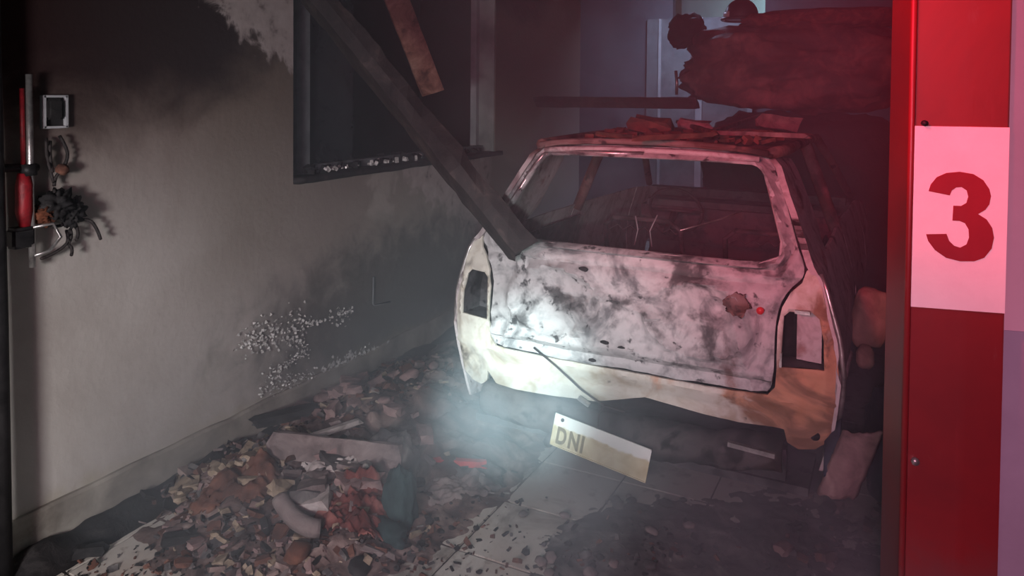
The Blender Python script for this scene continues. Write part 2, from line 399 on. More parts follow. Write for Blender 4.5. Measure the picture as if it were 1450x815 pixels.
# far corner and back
struct(box('wall_corner', (XW-.55, 6.66, 1.35), (.74, .12, 2.9), 'wall_dark'))
struct(box('wall_side', (XW-.95, 7.6, 1.35), (.12, 1.9, 2.9), 'wall_blue'))
bm = bmesh.new()
ox0, ox1 = atY(955, 0, YB).x, atY(1085, 0, YB).x
for c, s in (((( -3.7+ox0)/2, YB, 1.35), (ox0+3.7, .12, 2.9)), (((ox0+ox1)/2, YB, .85), (ox1-ox0, .12, 1.9)), (((ox1+1.0)/2, YB, 1.35), (1.0-ox1, .12, 2.9))): bx(bm, c, s)
struct(build('wall_back', bm, 'wall_blue'))
struct(box('wall_backdrop', (-.8, 9.75, 1.9), (3.4, .1, 3.9), 'wall_backdrop'))  # added pale teal surface that carries the glow past the back opening
struct(box('wall_right', (.36, 4.95, 1.35), (.14, 6.8, 2.9), 'wall_dark'))
struct(box('ceiling', (-1.6, 4.95, 2.85), (4.2, 6.9, .1), 'ceiling'))
# skirting: one uneven strip with a ledge
def sk(u, v):
    y = 1.3+u*5.3; q = v
    prof = [(0, .016), (.155, .016), (.165, .012), (.168, -.03)]
    z = [0, .155, .166, .168][int(round(v*3))]; d = [.018, .018, .012, -.02][int(round(v*3))]
    return (XW+d+.004*nz(y, z, 1, 3), y, z+(.012*nz(y, 0, 3, 2.5) if v > .2 else 0))
struct(grid('baseboard_left', 120, 3, sk, 'skirt', smooth=False))
# dark gate jamb at the near end of the left wall
struct(tube('trim_1', [(XW+.09, 1.435, -.02), (XW+.085, 1.43, .9), (XW+.075, 1.42, 1.8), (XW+.07, 1.415, 2.8)], .03, 'black_metal', n=12))
# window: frame, leaf, sill
win = empty('window_1', (XW-.1, (WY0+WY1)/2, WZ0)); struct(win)
L = (WY1-WY0)
box('frame', (0, -L/2+.16, .62), (.04, .10, 1.24), 'gray_paint', win)
box('frame', (-.06, L/2-.03, .62), (.05, .05, 1.24), 'pale_paint', win)
box('frame', (-.02, 0, .03), (.05, L, .05), 'gray_paint', win)
box('jamb_lining', (.02, L/2-.006, .62), (.15, .012, 1.24), 'reveal', win)
box('pane', (-.035, -L/2+.42, .60), (.006, .42, 1.12), 'glass', win)
sl = grid('sill', 40, 6, lambda u, v: (-.10+.235*v, -L/2+L*u*1.03, .012+.006*nz(u*2, v, 0, 6)), 'char_beam', win, th=-.03)
# broken glass and ash lying on the sill
bm = bmesh.new()
for i in range(60):
    y = random.uniform(-.85, .55); s = random.uniform(.006, .022)
    bx(bm, (random.uniform(-.06, .10), y, .028+s*.3), (s, s*random.uniform(.6, 2), s*.7), Matrix.Rotation(random.uniform(0, 3), 3, Vector((random.random(), random.random(), random.random()+.1))))
o = build('glass_crumbs', bm, 'flake', win); o['kind'] = 'stuff'
bm = bmesh.new()
for i in range(120):
    y = random.uniform(-.9, 1.0); s = random.uniform(.015, .045)
    bx(bm, (random.uniform(-.09, .06), y, .02+s*.3), (s, s*random.uniform(.6, 2), s*.8), Matrix.Rotation(random.uniform(0, 3), 3, Vector((random.random(), random.random(), random.random()+.1))))
o = build('charred_crumbs', bm, 'charcoal', win); o['kind'] = 'stuff'
# blistered paint flakes on the scorched part of the wall
bm = bmesh.new()
def flake(px, py, s):
    p = atX(px, py, XW+.006)
    a = random.uniform(0, 6.28)
    pts = [Vector((random.uniform(.0, .012), math.cos(a+q)*s*random.uniform(.5, 1), math.sin(a+q)*s*random.uniform(.5, 1))) for q in (0, 1.6, 3.1, 4.7)]
    vs = [bm.verts.new(p+q) for q in pts]; bm.faces.new(vs)
for i in range(300):
    u = random.random(); flake(338+95*u+random.gauss(0, 5), 487-28*u+random.gauss(0, 12), random.uniform(.004, .012))
for i in range(170):
    u = random.random(); flake(408+20*math.sin(u*5)+random.gauss(0, 6), 475+60*u, random.uniform(.003, .009))
for i in range(170):
    u = random.random(); flake(365+85*u, 553-25*u+random.gauss(0, 6), random.uniform(.003, .010))
for i in range(240):
    u = random.random(); flake(455+90*u+random.gauss(0, 4), 528-35*u+random.gauss(0, 6), random.uniform(.008, .02))
for i in range(60):
    u = random.random(); flake(425+75*u, 462-25*u+random.gauss(0, 3), random.uniform(.005, .013))
for i in range(40):
    flake(484+random.gauss(0, 6), 448+random.gauss(0, 8), random.uniform(.005, .012))
fl = build('paint_flake', bm, 'flake', wl); fl['kind'] = 'stuff'
# red channel column with the number sign, wall beyond it
A = R(12); e1 = Vector((math.cos(A), math.sin(A), 0)); e2 = Vector((-math.sin(A), math.cos(A), 0))
def face_pt(px, py, off=0.0):               # ray on the column's front plane
    d = ray(px, py); P0 = atD(1285, 440, 1.55); return CAMP + d*(((P0-CAMP).dot(e2)+off)/d.dot(e2))
pL, pR = face_pt(1285, 440), face_pt(1423, 440)
WP = (pR-pL).length; pc = (pL+pR)/2
post = empty('column', (pc.x, pc.y, 0), A)
tag(post, 'red painted steel column carrying a white number sign', 'column')
bm = bmesh.new(); bx(bm, (0, .10, 1.4), (WP, .20, 2.8), None, .004)
build('shaft', bm, 'post', post)
box('base_plate', (.0, .10, .006), (WP+.02, .22, .012), 'post', post, bev=.002)
tube('edge_bead', [(-WP/2, .0, .02), (-WP/2, .0, 2.79)], .007, 'post', post)
tube('bolt', [(-WP/2+.02, .004, .905), (-WP/2+.02, -.008, .905)], .008, 'tarnish', post)
s0, s1 = face_pt(1289, 178, -.0015), face_pt(1421, 443, -.0015)
sw, sh = WP*.965, (s0.z-s1.z); sc_ = Vector((pc.x, pc.y, 0)) - e2*.001 + e1*(WP*.008)
sign = empty('number_sign', (sc_.x, sc_.y, s1.z), A); tag(sign, 'white sign sheet with red numeral 3 on the red column', 'sign')
bm = bmesh.new(); bx(bm, (0, -.0015, sh/2), (sw, .003, sh)); build('sheet', bm, 'sign', sign)
d3 = [(122,305),(130,280),(150,253),(185,236),(232,230),(280,237),(315,258),(337,290),(343,315),(338,345),(325,365),(300,382),(330,400),(350,430),(357,465),(350,505),(325,540),(290,555),(240,558),(190,548),(150,522),(125,490),(117,465),(190,460),(200,485),(218,502),(240,508),(262,495),(270,470),(268,440),(255,418),(235,410),(210,410),(212,355),(240,355),(258,343),(264,320),(258,298),(240,286),(220,288),(205,300),(198,318)]
d3 = [((x-234)/336*sw, (738-y)/672*sh) for x, y in d3]
panel('numeral', d3, [], lambda u, v: (u, -.0045, v), .02, .0015, 'digit', sign)
tube('pin', [(-sw/2+.018, .002, sh+.006), (-sw/2+.018, -.012, sh+.006)], .006, 'black_metal', sign)
wf0 = pR + e1*.012 + e2*.05
zb = face_pt(1440, 478).z
wf = empty('wall_front', (wf0.x, wf0.y, 0), A); struct(wf)
box('upper_paint', (.75, .08, zb+(2.8-zb)/2), (1.5, .16, 2.8-zb), 'wall_pink', wf)
box('dado', (.75, .078, zb/2), (1.5, .16, zb), 'wall_pink_low', wf)

# ------------------------------------------------------------------ the burnt car
CX, CY = -.935, 2.75
car = empty('hatchback_car', (CX, CY, 0)); tag(car, 'burnt-out small hatchback with empty windows, seen from its tailgate', 'car')
Wt = [(.22,.70),(.40,.745),(.55,.772),(.66,.782),(.80,.768),(1.0,.71),(1.05,.68),(1.38,.54),(1.43,.49)]
Yt = [(.25,.07),(.42,.03),(.55,.01),(.62,.0),(.75,-.004),(.95,.015),(1.03,.04),(1.06,.055),(1.40,.30),(1.44,.36)]
def cw(z): return lerp(Wt, z)
def rearY(x, z): return lerp(Yt, z)+.085*(min(1, abs(x)/cw(z)))**4
TG = [(0,.60),(.54,.60),(.562,.63),(.567,.70),(.567,.84),(.578,.91),(.605,.965),(.645,1.0),(.655,1.03),(.64,1.07),(.515,1.385),(.49,1.415),(.44,1.43),(0,1.435)]
TGo = TG+[(-x, z) for x, z in reversed(TG[1:-1])]
WH = [(0,1.052),(.50,1.052),(.555,1.062),(.575,1.09),(.565,1.13),(.485,1.335),(.462,1.37),(.42,1.385),(0,1.388)]
WHo = WH+[(-x, z) for x, z in reversed(WH[1:-1])]
def segd(p, loop):
    best = 9
    for i in range(len(loop)):
        a, b = Vector(loop[i-1]), Vector(loop[i]); ab = b-a; t = max(0, min(1, (Vector(p)-a).dot(ab)/ab.length_squared))
        best = min(best, (Vector(p)-a-ab*t).length)
    return best
def g(d, s): return math.exp(-(d/s)**2)
def relief(x, z):
    o = 0.0
    dh = segd((x, z), WHo)
    o -= .012*g(dh-.012, .010); o += .012*g(dh-.034, .008); o -= .007*g(dh-.055, .012)
    if z < 1.02:
        o += .010*g(z-.985, .012)                                    # groove under the belt
        o -= .010*g(z-.665-.012*math.cos(x*4), .014)                 # lower swage line
        o += .007*g(z-.635, .010)
        # buckled fields left and right
        for cx, cz, ax, az in ((-.27, .83, .20, .13), (.30, .83, .19, .13)):
            r = math.hypot((x-cx)/ax, (z-cz)/az); o += .012*max(0, 1-r*r) if r < 1 else 0; o -= .010*g(r-1.02, .09)
        o -= .006*g(abs(x)-.47+.04*math.sin(z*9), .012)
        o -= .006*g(z-.77-.10*math.sin((x+.5)*4.2), .010)
        o -= .005*g(z-.90+.09*math.sin((x+.1)*5.2), .009)
        o += .010*nz(x, z, 3, 3.2)+.005*nz(x, z, 8, 9)
        o += .02*g(math.hypot(x+.41, (z-.93)*.55), .016)             # dent by the hinge side
        o += .02*g(math.hypot(x-.36, z-.86), .05)                    # ring left by the badge
        o -= .006*g(math.hypot(x-.36, z-.86)-.06, .012)
    return o*2.2
def fr(x, z, off=0.0): return (x, rearY(x, z)+off, z)
tg = panel('tailgate', smoothpoly(TGo, True, 1), [smoothpoly(WHo, True, 1)], lambda x, z: fr(x, z, relief(x, z)), .017, .02, 'gate', car)
tg['label'] = 'pale ash-blotched buckled tailgate with empty window'
# bits that stay on the tailgate
q_ = atY(1075, 442, 2.74); tube('red_glint', [fr(q_.x-CX, q_.z, -.022), fr(q_.x-CX, q_.z, .0)], .013, 'red_plastic', tg, 10)  # red plastic stub standing in for a small red reflection
q_ = atY(1042, 432, 2.74); bm = bmesh.new(); bmesh.ops.create_circle(bm, cap_ends=True, radius=.05, segments=24)
bmesh.ops.triangulate(bm, faces=bm.faces[:]); bmesh.ops.subdivide_edges(bm, edges=bm.edges[:], cuts=2)
for v in bm.verts:
    v.co = Vector((v.co.x*(1+.7*nz(v.co.x, v.co.y, 1, 22)), .006*nz(v.co.x, v.co.y, 2, 40), v.co.y*.8*(1+.7*nz(v.co.x, v.co.y, 6, 22))))
rb_ = bmesh.ops.extrude_face_region(bm, geom=bm.faces[:]); bmesh.ops.translate(bm, vec=(0, .02, 0), verts=[v for v in rb_['geom'] if isinstance(v, bmesh.types.BMVert)])
bd_ = build('badge', bm, 'roof', tg, True, loc=fr(q_.x-CX, q_.z, relief(q_.x-CX, q_.z)-.006)); bd_['label'] = 'brown scorched round badge remains'
tube('tow_eye_hole', [fr(.70, .455, -.004), fr(.70, .455, .02)], .017, 'charcoal', car, 12)
tube('seal', [fr(x, z, -.004) for x, z in [(-.567,1.075),(-.52,1.05),(-.3,1.045),(0,1.043),(.2,1.046),(.5,1.044),(.57,1.07),(.57,1.12),(.488,1.335)]], .006, 'pillar', tg)
tube('seal', [fr(x, z, -.006) for x, z in [(-.585,1.11),(-.50,1.335),(-.475,1.375),(-.42,1.397),(-.2,1.402),(0,1.404)]], .012, 'tarnish', tg)
tube('wire', [fr(-.35, .63, -.02), fr(-.25, .575, -.03), fr(-.14, .50, -.04), fr(-.05, .455, -.045), fr(.03, .44, -.03)], .004, 'wire', tg)
for x, z, s in ((-.29, .985, .012), (-.15, .965, .014), (-.05, .70, .012), (.02, .69, .010), (-.10, .62, .011)):
    bm = bmesh.new(); bmesh.ops.create_icosphere(bm, subdivisions=2, radius=s)
    for v in bm.verts: v.co = Vector((v.co.x*1.5, v.co.y*.25, v.co.z*.7))*(1+.3*nz(v.co.x, v.co.z, x, 60))
    p = fr(x, z, relief(x, z)-.003); build('blister', bm, 'charcoal', tg, True, loc=p)
# rear panel with the two lamp openings
inner = [(.648,.99),(.613,.957),(.587,.905),(.576,.84),(.576,.70),(.571,.625),(.545,.592)]
outer_r = [(.10,.50),(.30,.485),(.45,.475),(.56,.475),(.60,.47),(.61,.42),(.645,.395),(.70,.40),(.745,.44),(.767,.55),(.776,.66),(.761,.80),(.705,1.0),(.675,1.04),(.66,1.03)]
outer_l = [(-x, z-(.055 if .05 < x < .6 and z < .52 else 0)) for x, z in reversed(outer_r)]
RP = outer_r+inner+[(-x, z) for x, z in reversed(inner)]+outer_l
HR = [(.588,.70),(.728,.70),(.724,.80),(.708,.872),(.685,.893),(.612,.893),(.594,.875)]
HL = [(-x, z) for x, z in reversed(HR)]
def prel(x, z):
    o = .004*nz(x, z, 5, 7)+.006*nz(x, z, 1, 2.5)
    d = min(segd((x, z), HR), segd((x, z), HL)); o -= .010*g(d-.010, .008)
    o -= .008*g(abs(x)-.735+.05*max(0, z-.7), .012)
    o += .010*g(z-.52, .02)*(1 if abs(x) < .55 else 0) - .008*g(z-.575, .008)
    o += .012*g(math.hypot(abs(x)-.655, z-.50), .035); o -= .006*g(math.hypot(abs(x)-.655, z-.50)-.05, .01)
    for a, b in ((.60, .655), (.66, .66), (.70, .63)): o += .02*g(math.hypot(x-a, z-b), .010)
    return o
rp = panel('rear_panel', RP, [HR, HL], lambda x, z: fr(x, z, prel(x, z)), .018, .012, 'panel', car)
rp['label'] = 'rust-orange scorched lower rear panel with empty lamp openings'
for sgn, hole in ((1, HR), (-1, HL)):
    bm = bmesh.new()
    a = [bm.verts.new(fr(x, z, .004)) for x, z in hole]; b = [bm.verts.new(Vector(fr(x*.985, z, .0))+Vector((-sgn*.0, .13, 0))) for x, z in hole]
    for i in range(len(a)): bm.faces.new((a[i-1], a[i], b[i], b[i-1]))
    if sgn < 0: bm.faces.new(b)
    h = build('lamp_housing', bm, 'inner', car)
    if sgn > 0:
        box('lamp_bracket', (.672, .125, .797), (.085, .008, .185), 'pillar', h, rot=(0, 0, -.15))
        box('lamp_clip', (.655, .05, .897), (.05, .02, .012), 'tarnish', h)
        box('lamp_clip', (.585, .03, .725), (.014, .02, .05), 'tarnish', h)
        box('lamp_backing', (.60, .26, .79), (.16, .012, .24), 'charcoal', h)
# quarter panels, doors, fenders, pillars (both sides)
def arch(cy, r, n=14): return [(cy-r*math.cos(math.pi*i/n), .27+r*math.sin(math.pi*i/n)) for i in range(n+1)]
def quarter_rear(z): return lerp(Yt, z)+.078
for s in (1, -1):
    def sd(y, z, s=s): 
        b = cw(z)-.0-.05*max(0, (y-2.9)/.75)**2
        return (s*(b+.006*nz(y, z, s*3, 4)-.012*g(z-.70, .012)), y, z)
    rear_edge = [(quarter_rear(z), z) for z in (.42,.5,.6,.7,.8,.9,1.0,1.03)]
    q = [(x, z) for x, z in rear_edge]+[(1.22,1.03),(1.25,.27)]+[p for p in reversed(arch(.66, .30))]+[(.30,.30),(.12,.32)]
    panel('quarter_panel', q, [], sd, .04, .012, 'pillar', car, (-s, 0, 0))
    panel('door', [(1.235,.28),(2.32,.28),(2.40,.60),(2.40,1.0),(1.235,1.03)], [], sd, .05, .012, 'pillar', car, (-s, 0, 0))
    panel('front_fender', [(2.42,.30)]+[p for p in arch(3.0, .30)]+[(3.45,.35),(3.58,.45),(3.58,.78),(2.75,.97),(2.42,1.0)], [], sd, .05, .012, 'pillar', car, (-s, 0, 0))
    panel('rear_pillar', [(quarter_rear(1.03)-.02,1.02),(.52,1.02),(.62,1.10),(.70,1.33),(.66,1.385),(.37,1.415),(.33,1.38)], [], sd, .03, .025, 'pillar', car, (-s, 0, 0))
    tube('wheel_arch_lip', [sd(y, z) for y, z in arch(.66, .305)], .012, 'pillar', car)
    tube('side_moulding', [(s*(cw(z)+.008), quarter_rear(z)+.012+.10*(1.03-z)**2, z) for z in (1.02,.97,.92,.87,.82,.77,.72,.67,.62,.57,.52,.46)], .009, 'tarnish', car)
    tube('roof_rail', [(s*.50, .36, 1.425), (s*.525, .6, 1.425), (s*.53, 1.2, 1.43), (s*.525, 1.9, 1.415), (s*.58, 2.2, 1.27), (s*.67, 2.62, 1.01)], .024, 'roof', car)
    tube('centre_pillar', [(s*.525, 1.30, 1.42), (s*.60, 1.27, 1.22), (s*.68, 1.24, 1.0)], .03, 'roof', car)
# roof: sagging scorched sheet
def rf(u, v):
    x = -.505+1.01*u; y = .33+1.62*v; e = (2*u-1)
    z = 1.452-.03*abs(e)**3-.035*math.sin(math.pi*v)*(1-e*e)*1.2+.014*nz(x, y, 2, 3)
    return (x, y-.05*e*e*(1-v)+.05*abs(e)**4*(1-v), z)
grid('roof', 40, 50, rf, 'roof', car, th=.012)
tube('roof_seam', [(x, .335+.0*x, 1.452-.03*abs(x/.5)**3) for x in [-.49+.07*i for i in range(15)]], .014, 'roof', car)
tube('header_rail', [(x, .315, 1.418-.02*abs(x/.5)**3) for x in [-.46+.0657*i for i in range(15)]], .012, 'pillar', car)
tube('windscreen_header', [(x, 1.93, 1.425-.02*abs(x/.5)**3) for x in [-.5+.0714*i for i in range(15)]], .03, 'roof', car)
# bonnet, cowl, floor, firewall, dashboard
grid('bonnet', 24, 20, lambda u, v: (-.66+1.32*u, 2.66+.9*v, .99-.15*v-.04*v*v-.03*abs(2*u-1)**3+.012*nz(u*2, v*2, 1, 2)), 'roof', car, th=.012)
box('cowl', (0, 2.62, .97), (1.30, .10, .05), 'inner', car)
bm = bmesh.new(); bx(bm, (0, 1.75, .24), (1.36, 3.3, .03)); bx(bm, (0, .14, .30), (1.2, .05, .14)); build('floor_pan', bm, 'inner', car)
box('firewall', (0, 2.66, .6), (1.34, .03, .72), 'inner', car)
bm = bmesh.new(); bx(bm, (0, 2.42, .86), (1.26, .30, .16), None, .04); bx(bm, (0, 2.38, .72), (1.2, .10, .12)); build('dashboard', bm, 'inner', car)
bm = bmesh.new(); bx(bm, (0, 3.57, .55), (1.3, .04, .35), None, .01); build('front_panel', bm, 'roof', car)
# steering wheel
sw_ = empty('steering_wheel', (-.34, 2.12, .90)); sw_.parent = car; sw_.rotation_euler = (R(-62), 0, 0)
tube('rim', [(.17*math.cos(a), .17*math.sin(a), 0) for a in [2*math.pi*i/28 for i in range(29)]], .010, 'rim', sw_)
tube('spoke', [(-.16, 0, 0), (0, -.02, -.03), (.16, 0, 0)], .010, 'rim', sw_)
tube('steering_column', [(0, 0, -.02), (0, -.01, -.25)], .022, 'rim', sw_)
# seat frames
def seat_frame(x, y, wd, h0, h1, tilt):
    e = empty('seat', (x, y, .27)); e.parent = car
    tube('back_frame', [(-wd/2, 0, h0), (-wd/2+.01, -tilt, h1-.05), (-wd/2+.07, -tilt-.02, h1), (wd/2-.07, -tilt-.02, h1), (wd/2-.01, -tilt, h1-.05), (wd/2, 0, h0)], .014, 'inner', e)
    for i in range(4):
        z = h0+.06+(h1-h0-.12)*i/3; f = (z-h0)/(h1-h0)
        tube('spring', [(-wd/2, -tilt*f, z)]+[(-wd/2+wd*k/12, -tilt*f+.01*(-1)**k, z+.012*(-1)**k) for k in range(1, 12)]+[(wd/2, -tilt*f, z)], .004, 'inner', e, 5)
    bm = bmesh.new(); bx(bm, (0, .26, .17), (wd, .5, .10), None, .03); build('cushion_frame', bm, 'inner', e)
seat_frame(-.34, 1.55, .46, .12, .68, .16); seat_frame(.34, 1.55, .46, .12, .66, .15)
rs = grid('rear_seat_back', 20, 12, lambda u, v: (-.60+1.2*u, .80-.14*v+.02*nz(u*4, v*3, 2, 2), .30+.44*v+.05*nz(u*3, 1, 5, 2)*v), 'inner', car, th=.05)
tube('parcel_wire', [(.10, .52, 1.06), (.16, .60, 1.075), (.24, .72, 1.095), (.31, .80, 1.125)], .0035, 'tarnish', car)
tube('parcel_wire', [(-.10, .50, .98), (-.085, .50, 1.05), (-.10, .51, 1.11)], .003, 'gray_paint', car)
tube('parcel_wire', [(-.02, .50, .98), (-.03, .50, 1.05), (.0, .51, 1.12)], .003, 'gray_paint', car)
for s in (1, -1):
    panel('inner_side_lining', [(.2,.35),(1.2,.35),(1.2,.98),(.2,.98)], [], lambda y, z, s=s: (s*(cw(z)-.07), y, z), .08, .01, 'inner', car, (-s, 0, 0))
# wheels: bare rims with shreds of tyre
def wheel(x, y):
    s = 1 if x > 0 else -1
    e = empty('wheel', (x, y, .268)); e.parent = car
    prof = [(-.07,.255),(-.075,.262),(-.03,.266),(.03,.266),(.075,.262),(.075,.20),(.06,.17),(.02,.165)]
    n = 28; V = []; Fc = []
    for i in range(n):
        a = 2*math.pi*i/n
        for d, r in prof: V.append((d*s, r*math.cos(a), r*math.sin(a)))
    k = len(prof)
    for i in range(n):
        for j in range(k-1): Fc.append((i*k+j, i*k+j+1, ((i+1) % n)*k+j+1, ((i+1) % n)*k+j))
    pyd('tyre', V, Fc, 'charcoal', e, True)
    V = [(.05*s, 0, 0)]; Fc = []
    for i in range(n):
        a = 2*math.pi*i/n; V += [(.055*s, .06*math.cos(a), .06*math.sin(a)), (.02*s, .11*math.cos(a), .11*math.sin(a)), (.03*s, .175*math.cos(a), .175*math.sin(a))]
    for i in range(n):
        b, c = 1+3*i, 1+3*((i+1) % n); Fc.append((0, b, c))
        Fc += [(b, b+1, c+1, c), (b+1, b+2, c+2, c+1)]
    pyd('rim', V, Fc, 'rim', e, True)
for x in (.66, -.66):
    wheel(x, .66); wheel(x, 3.0)
tube('rear_axle', [(-.6, .66, .26), (.6, .66, .26)], .03, 'inner', car)
tube('exhaust_pipe', [(-.3, .02, .24), (-.3, .3, .26), (-.2, 1.2, .22)], .022, 'rim', car)
bm = bmesh.new(); bx(bm, (-.3, .30, .25), (.22, .34, .12), None, .05); build('silencer', bm, 'rim', car, True)
# bumper remains: dark sagging bar, bright bracket, broken corner hanging on the right
def bmp(u, v):
    x = -.60+1.20*u; a = v*2*math.pi*.62-1.1
    sag = -.05*math.sin(math.pi*u)-.02*(1-u)
    return (x, .055-.075*math.cos(a)*(1+.2*nz(u*4, v, 1, 2)), .385+sag+.065*math.sin(a)+.02*nz(u*5, v, 4, 2))
grid('bumper_bar', 50, 14, bmp, 'bumper', car, th=.01)
box('bumper_bracket', (.50, -.015, .405), (.16, .02, .016), 'tarnish', car, rot=(0, .05, 0))
box('bumper_bracket', (-.13, -.02, .455), (.05, .02, .012), 'tarnish', car, rot=(0, .45, 0))
def hb(u, v):
    c = Vector((.785+.06*v+.02*u, .05-.03*math.sin(math.pi*u), .27+.24*v))
    return c+Vector((-.055+.11*u-.02*(1-v), 0, .02*u+.012*nz(u*3, v*4, 2, 2)))
hbo = grid('bumper_corner', 10, 20, hb, 'pink_rubble', car, th=.012); hbo['label'] = 'broken pinkish bumper corner hanging down'
def lin(u, v):
    a = .2+1.7*u; return (.735+.05*v, .15-.10*math.cos(a), .30+.16*math.sin(a)*1.0+.0*v+.06*v)
grid('wheel_arch_liner', 14, 6, lin, 'blue_bag', car, th=.008)
# licence plate hanging askew
pl = empty('licence_plate', tuple(Vector(atY(849, 632, 2.655))-Vector((CX, CY, 0)))); pl.parent = car; pl.rotation_euler = (R(-4), R(9.5), R(1))
pl['label'] = 'scorched number plate hanging askew'
bm = bmesh.new(); bx(bm, (0, 0, 0), (.385, .003, .125), None, .001); build('plate_sheet', bm, 'plate', pl)
bm = bmesh.new()
for s in (-1, 1): bx(bm, (s*.19, -.002, 0), (.005, .005, .125)); bx(bm, (0, -.002, s*.0605), (.385, .005, .004))
build('plate_rim', bm, 'plate', pl)
def letter(ch, x, z, h, wd):
    cu = bpy.data.curves.new('letter', 'FONT'); cu.body = ch; cu.size = 1; cu.extrude = .01; cu.offset = .035
    t_ = bpy.data.objects.new('tmp', cu); COL.objects.link(t_)
    dg = bpy.context.evaluated_depsgraph_get(); me = bpy.data.meshes.new_from_object(t_.evaluated_get(dg))
    bpy.data.objects.remove(t_); xs = [v.co.x for v in me.vertices]; ys = [v.co.y for v in me.vertices]
    for v in me.vertices:
        v.co = ((v.co.x-min(xs))/(max(xs)-min(xs))*wd, -v.co.z*.06, (v.co.y-min(ys))/(max(ys)-min(ys))*h)
    me.materials.clear(); o = link('character', me, 'plate_ink', pl); o.location = (x, -.0028, z)
letter('D', -.172, -.050, .066, .040); letter('N', -.122, -.050, .066, .042); letter('I', -.071, -.050, .066, .010)
tube('plate_bolt', [(-.16, -.001, .045), (-.16, -.006, .045)], .007, 'black_metal', pl)
tube('plate_wire', [(-.02, .0, .06), (-.03, .01, .11), (-.02, .03, .15)], .003, 'wire', pl)

# ------------------------------------------------------------------ timbers
def beam(name, a, b, wd, th, mat, label, cat, roll=0.0, group=None, n=26, rough=.25):
    a, b = Vector(a), Vector(b); d = (b-a); Ln = d.length; q = d.to_track_quat('Z', 'Y') @ Quaternion((0,0,1), roll)
    V = []; Fc = []; prof = [(-.5,-.5),(0,-.53),(.5,-.5),(.53,0),(.5,.5),(0,.53),(-.5,.5),(-.53,0)]; sd_ = random.random()*50
    for i in range(n+1):
        t = i/n
        for k_, (px, py) in enumerate(prof):
            f = 1+rough*nz(t*Ln*3, k_*.7, sd_, 2)
            z_ = t*Ln + (random.uniform(-.03, .03) if i in (0, n) else 0)
            V.append((px*wd*f, py*th*f, z_))
    for i in range(n):
        for k_ in range(8): Fc.append((i*8+k_, i*8+(k_+1) % 8, (i+1)*8+(k_+1) % 8, (i+1)*8+k_))
    Fc += [tuple(reversed(range(8))), tuple(range(n*8, n*8+8))]
    o = pyd(name, V, Fc, mat); o.location = a; o.rotation_mode = 'QUATERNION'; o.rotation_quaternion = q
    return tag(o, label, cat, group)
pa = atD(738, 352, 3.02); pb = atD(432, -25, 3.30); dr = (pb-pa)
tt = (XW+.03-pa.x)/dr.x; pe = pa+dr*tt
beam('timber_beam', pa, pe, .155, .10, 'char_beam', 'long charred timber leaning from the wall onto the car\'s rear window', 'beam', roll=.6, n=40, rough=.22)
ra = atX(612, 128, XW+.20); rb = atX(560, -5, XW+.16); dr = rb-ra
o = beam('broken_rafter', ra, ra+dr*((2.755-ra.z)/dr.z), .13, .05, 'rafter', 'reddish broken rafter hanging from the ceiling across the window', 'beam', roll=.9, rough=.06)
# charred shelf board from the left wall to the bale
sa = atY(766, 144, 5.75); sa.x = max(sa.x, XW+.01); sb = atY(985, 146, 5.9)
beam('shelf_board', sa, sb, .32, .085, 'char_beam', 'charred horizontal board between the wall and the red bale', 'board', rough=.08)
o = tube('glint_rod', [atY(958, 134, 5.85), atY(958.5, 118, 5.85), atY(957, 100, 5.85)], .012, 'tarnish'); tag(o, 'thin pale rod standing in for a vertical glint above the charred board', 'rod')  # pale rod added to draw a bright vertical glint

# ------------------------------------------------------------------ bulk behind the car
def blob(name, c, s, mat, label, cat, amp=.12, fq=2.2, power=2.6, seed=0, sub=5, group=None, lab=True, parent=None, flat=None):
    bm = bmesh.new(); bmesh.ops.create_icosphere(bm, subdivisions=sub, radius=1)
    for v in bm.verts:
        p = v.co.copy(); L_ = (abs(p.x)**power+abs(p.y)**power+abs(p.z)**power)**(1/power); p /= L_
        f = 1+amp*nz(p.x+seed, p.y, p.z, fq)+amp*.35*nz(p.x, p.y+seed, p.z, fq*3.3)
        v.co = Vector((p.x*s[0], p.y*s[1], p.z*s[2]))*f
        if flat is not None: v.co.z = max(v.co.z, -s[2]*flat)
    o = build(name, bm, mat, parent, True, loc=c)
    if lab: tag(o, label, cat, group)
    return o
blob('charred_stack', (-.72, 7.10, .74), (.82, .50, .74), 'charcoal', 'tall black charred stack standing behind the car', 'stack', .10, 2.0, 5, 3)
blob('crumpled_bale', (-.78, 6.98, 1.90), (.92, .46, .36), 'bale', 'big crumpled dark red bale on the charred stack behind the car', 'bale', .16, 2.2, 3.2, 11)
o = blob('rolled_sheet', (-.55, 6.85, 2.30), (.68, .22, .085), 'red_cloth', 'rolled red sheet lying along the top of the bale', 'sheet roll', .12, 2.6, 2.6, 5, sub=4)
hp = atY(1050, 14, 6.95)
hl = empty('helmet', (hp.x, hp.y, hp.z-.10)); tag(hl, 'dark round helmet with pale reflective band on the bale', 'helmet')
bm = bmesh.new(); bmesh.ops.create_uvsphere(bm, u_segments=24, v_segments=14, radius=1)
for v in bm.verts:
    v.co = Vector((v.co.x*.145, v.co.y*.17, max(v.co.z, -.25)*.15+.05))
build('dome', bm, 'helmet', hl, True)
tube('brim', [(.165*math.cos(a), .19*math.sin(a), .015) for a in [2*math.pi*i/24 for i in range(25)]], .014, 'helmet', hl)
grid('reflective_band', 8, 3, lambda u, v: (-.155*math.cos(-.2+1.25*u), -.178*math.sin(-.2+1.25*u)-.004, .005+.07*v), 'reflective', hl, th=.004)
lp = atY(972, 40, 6.95); blob('round_bundle', (lp.x, lp.y, lp.z-.03), (.17, .14, .15), 'charcoal', 'small dark rounded bundle at the end of the bale', 'bundle', .25, 1.6, 2.4, 2, 4)
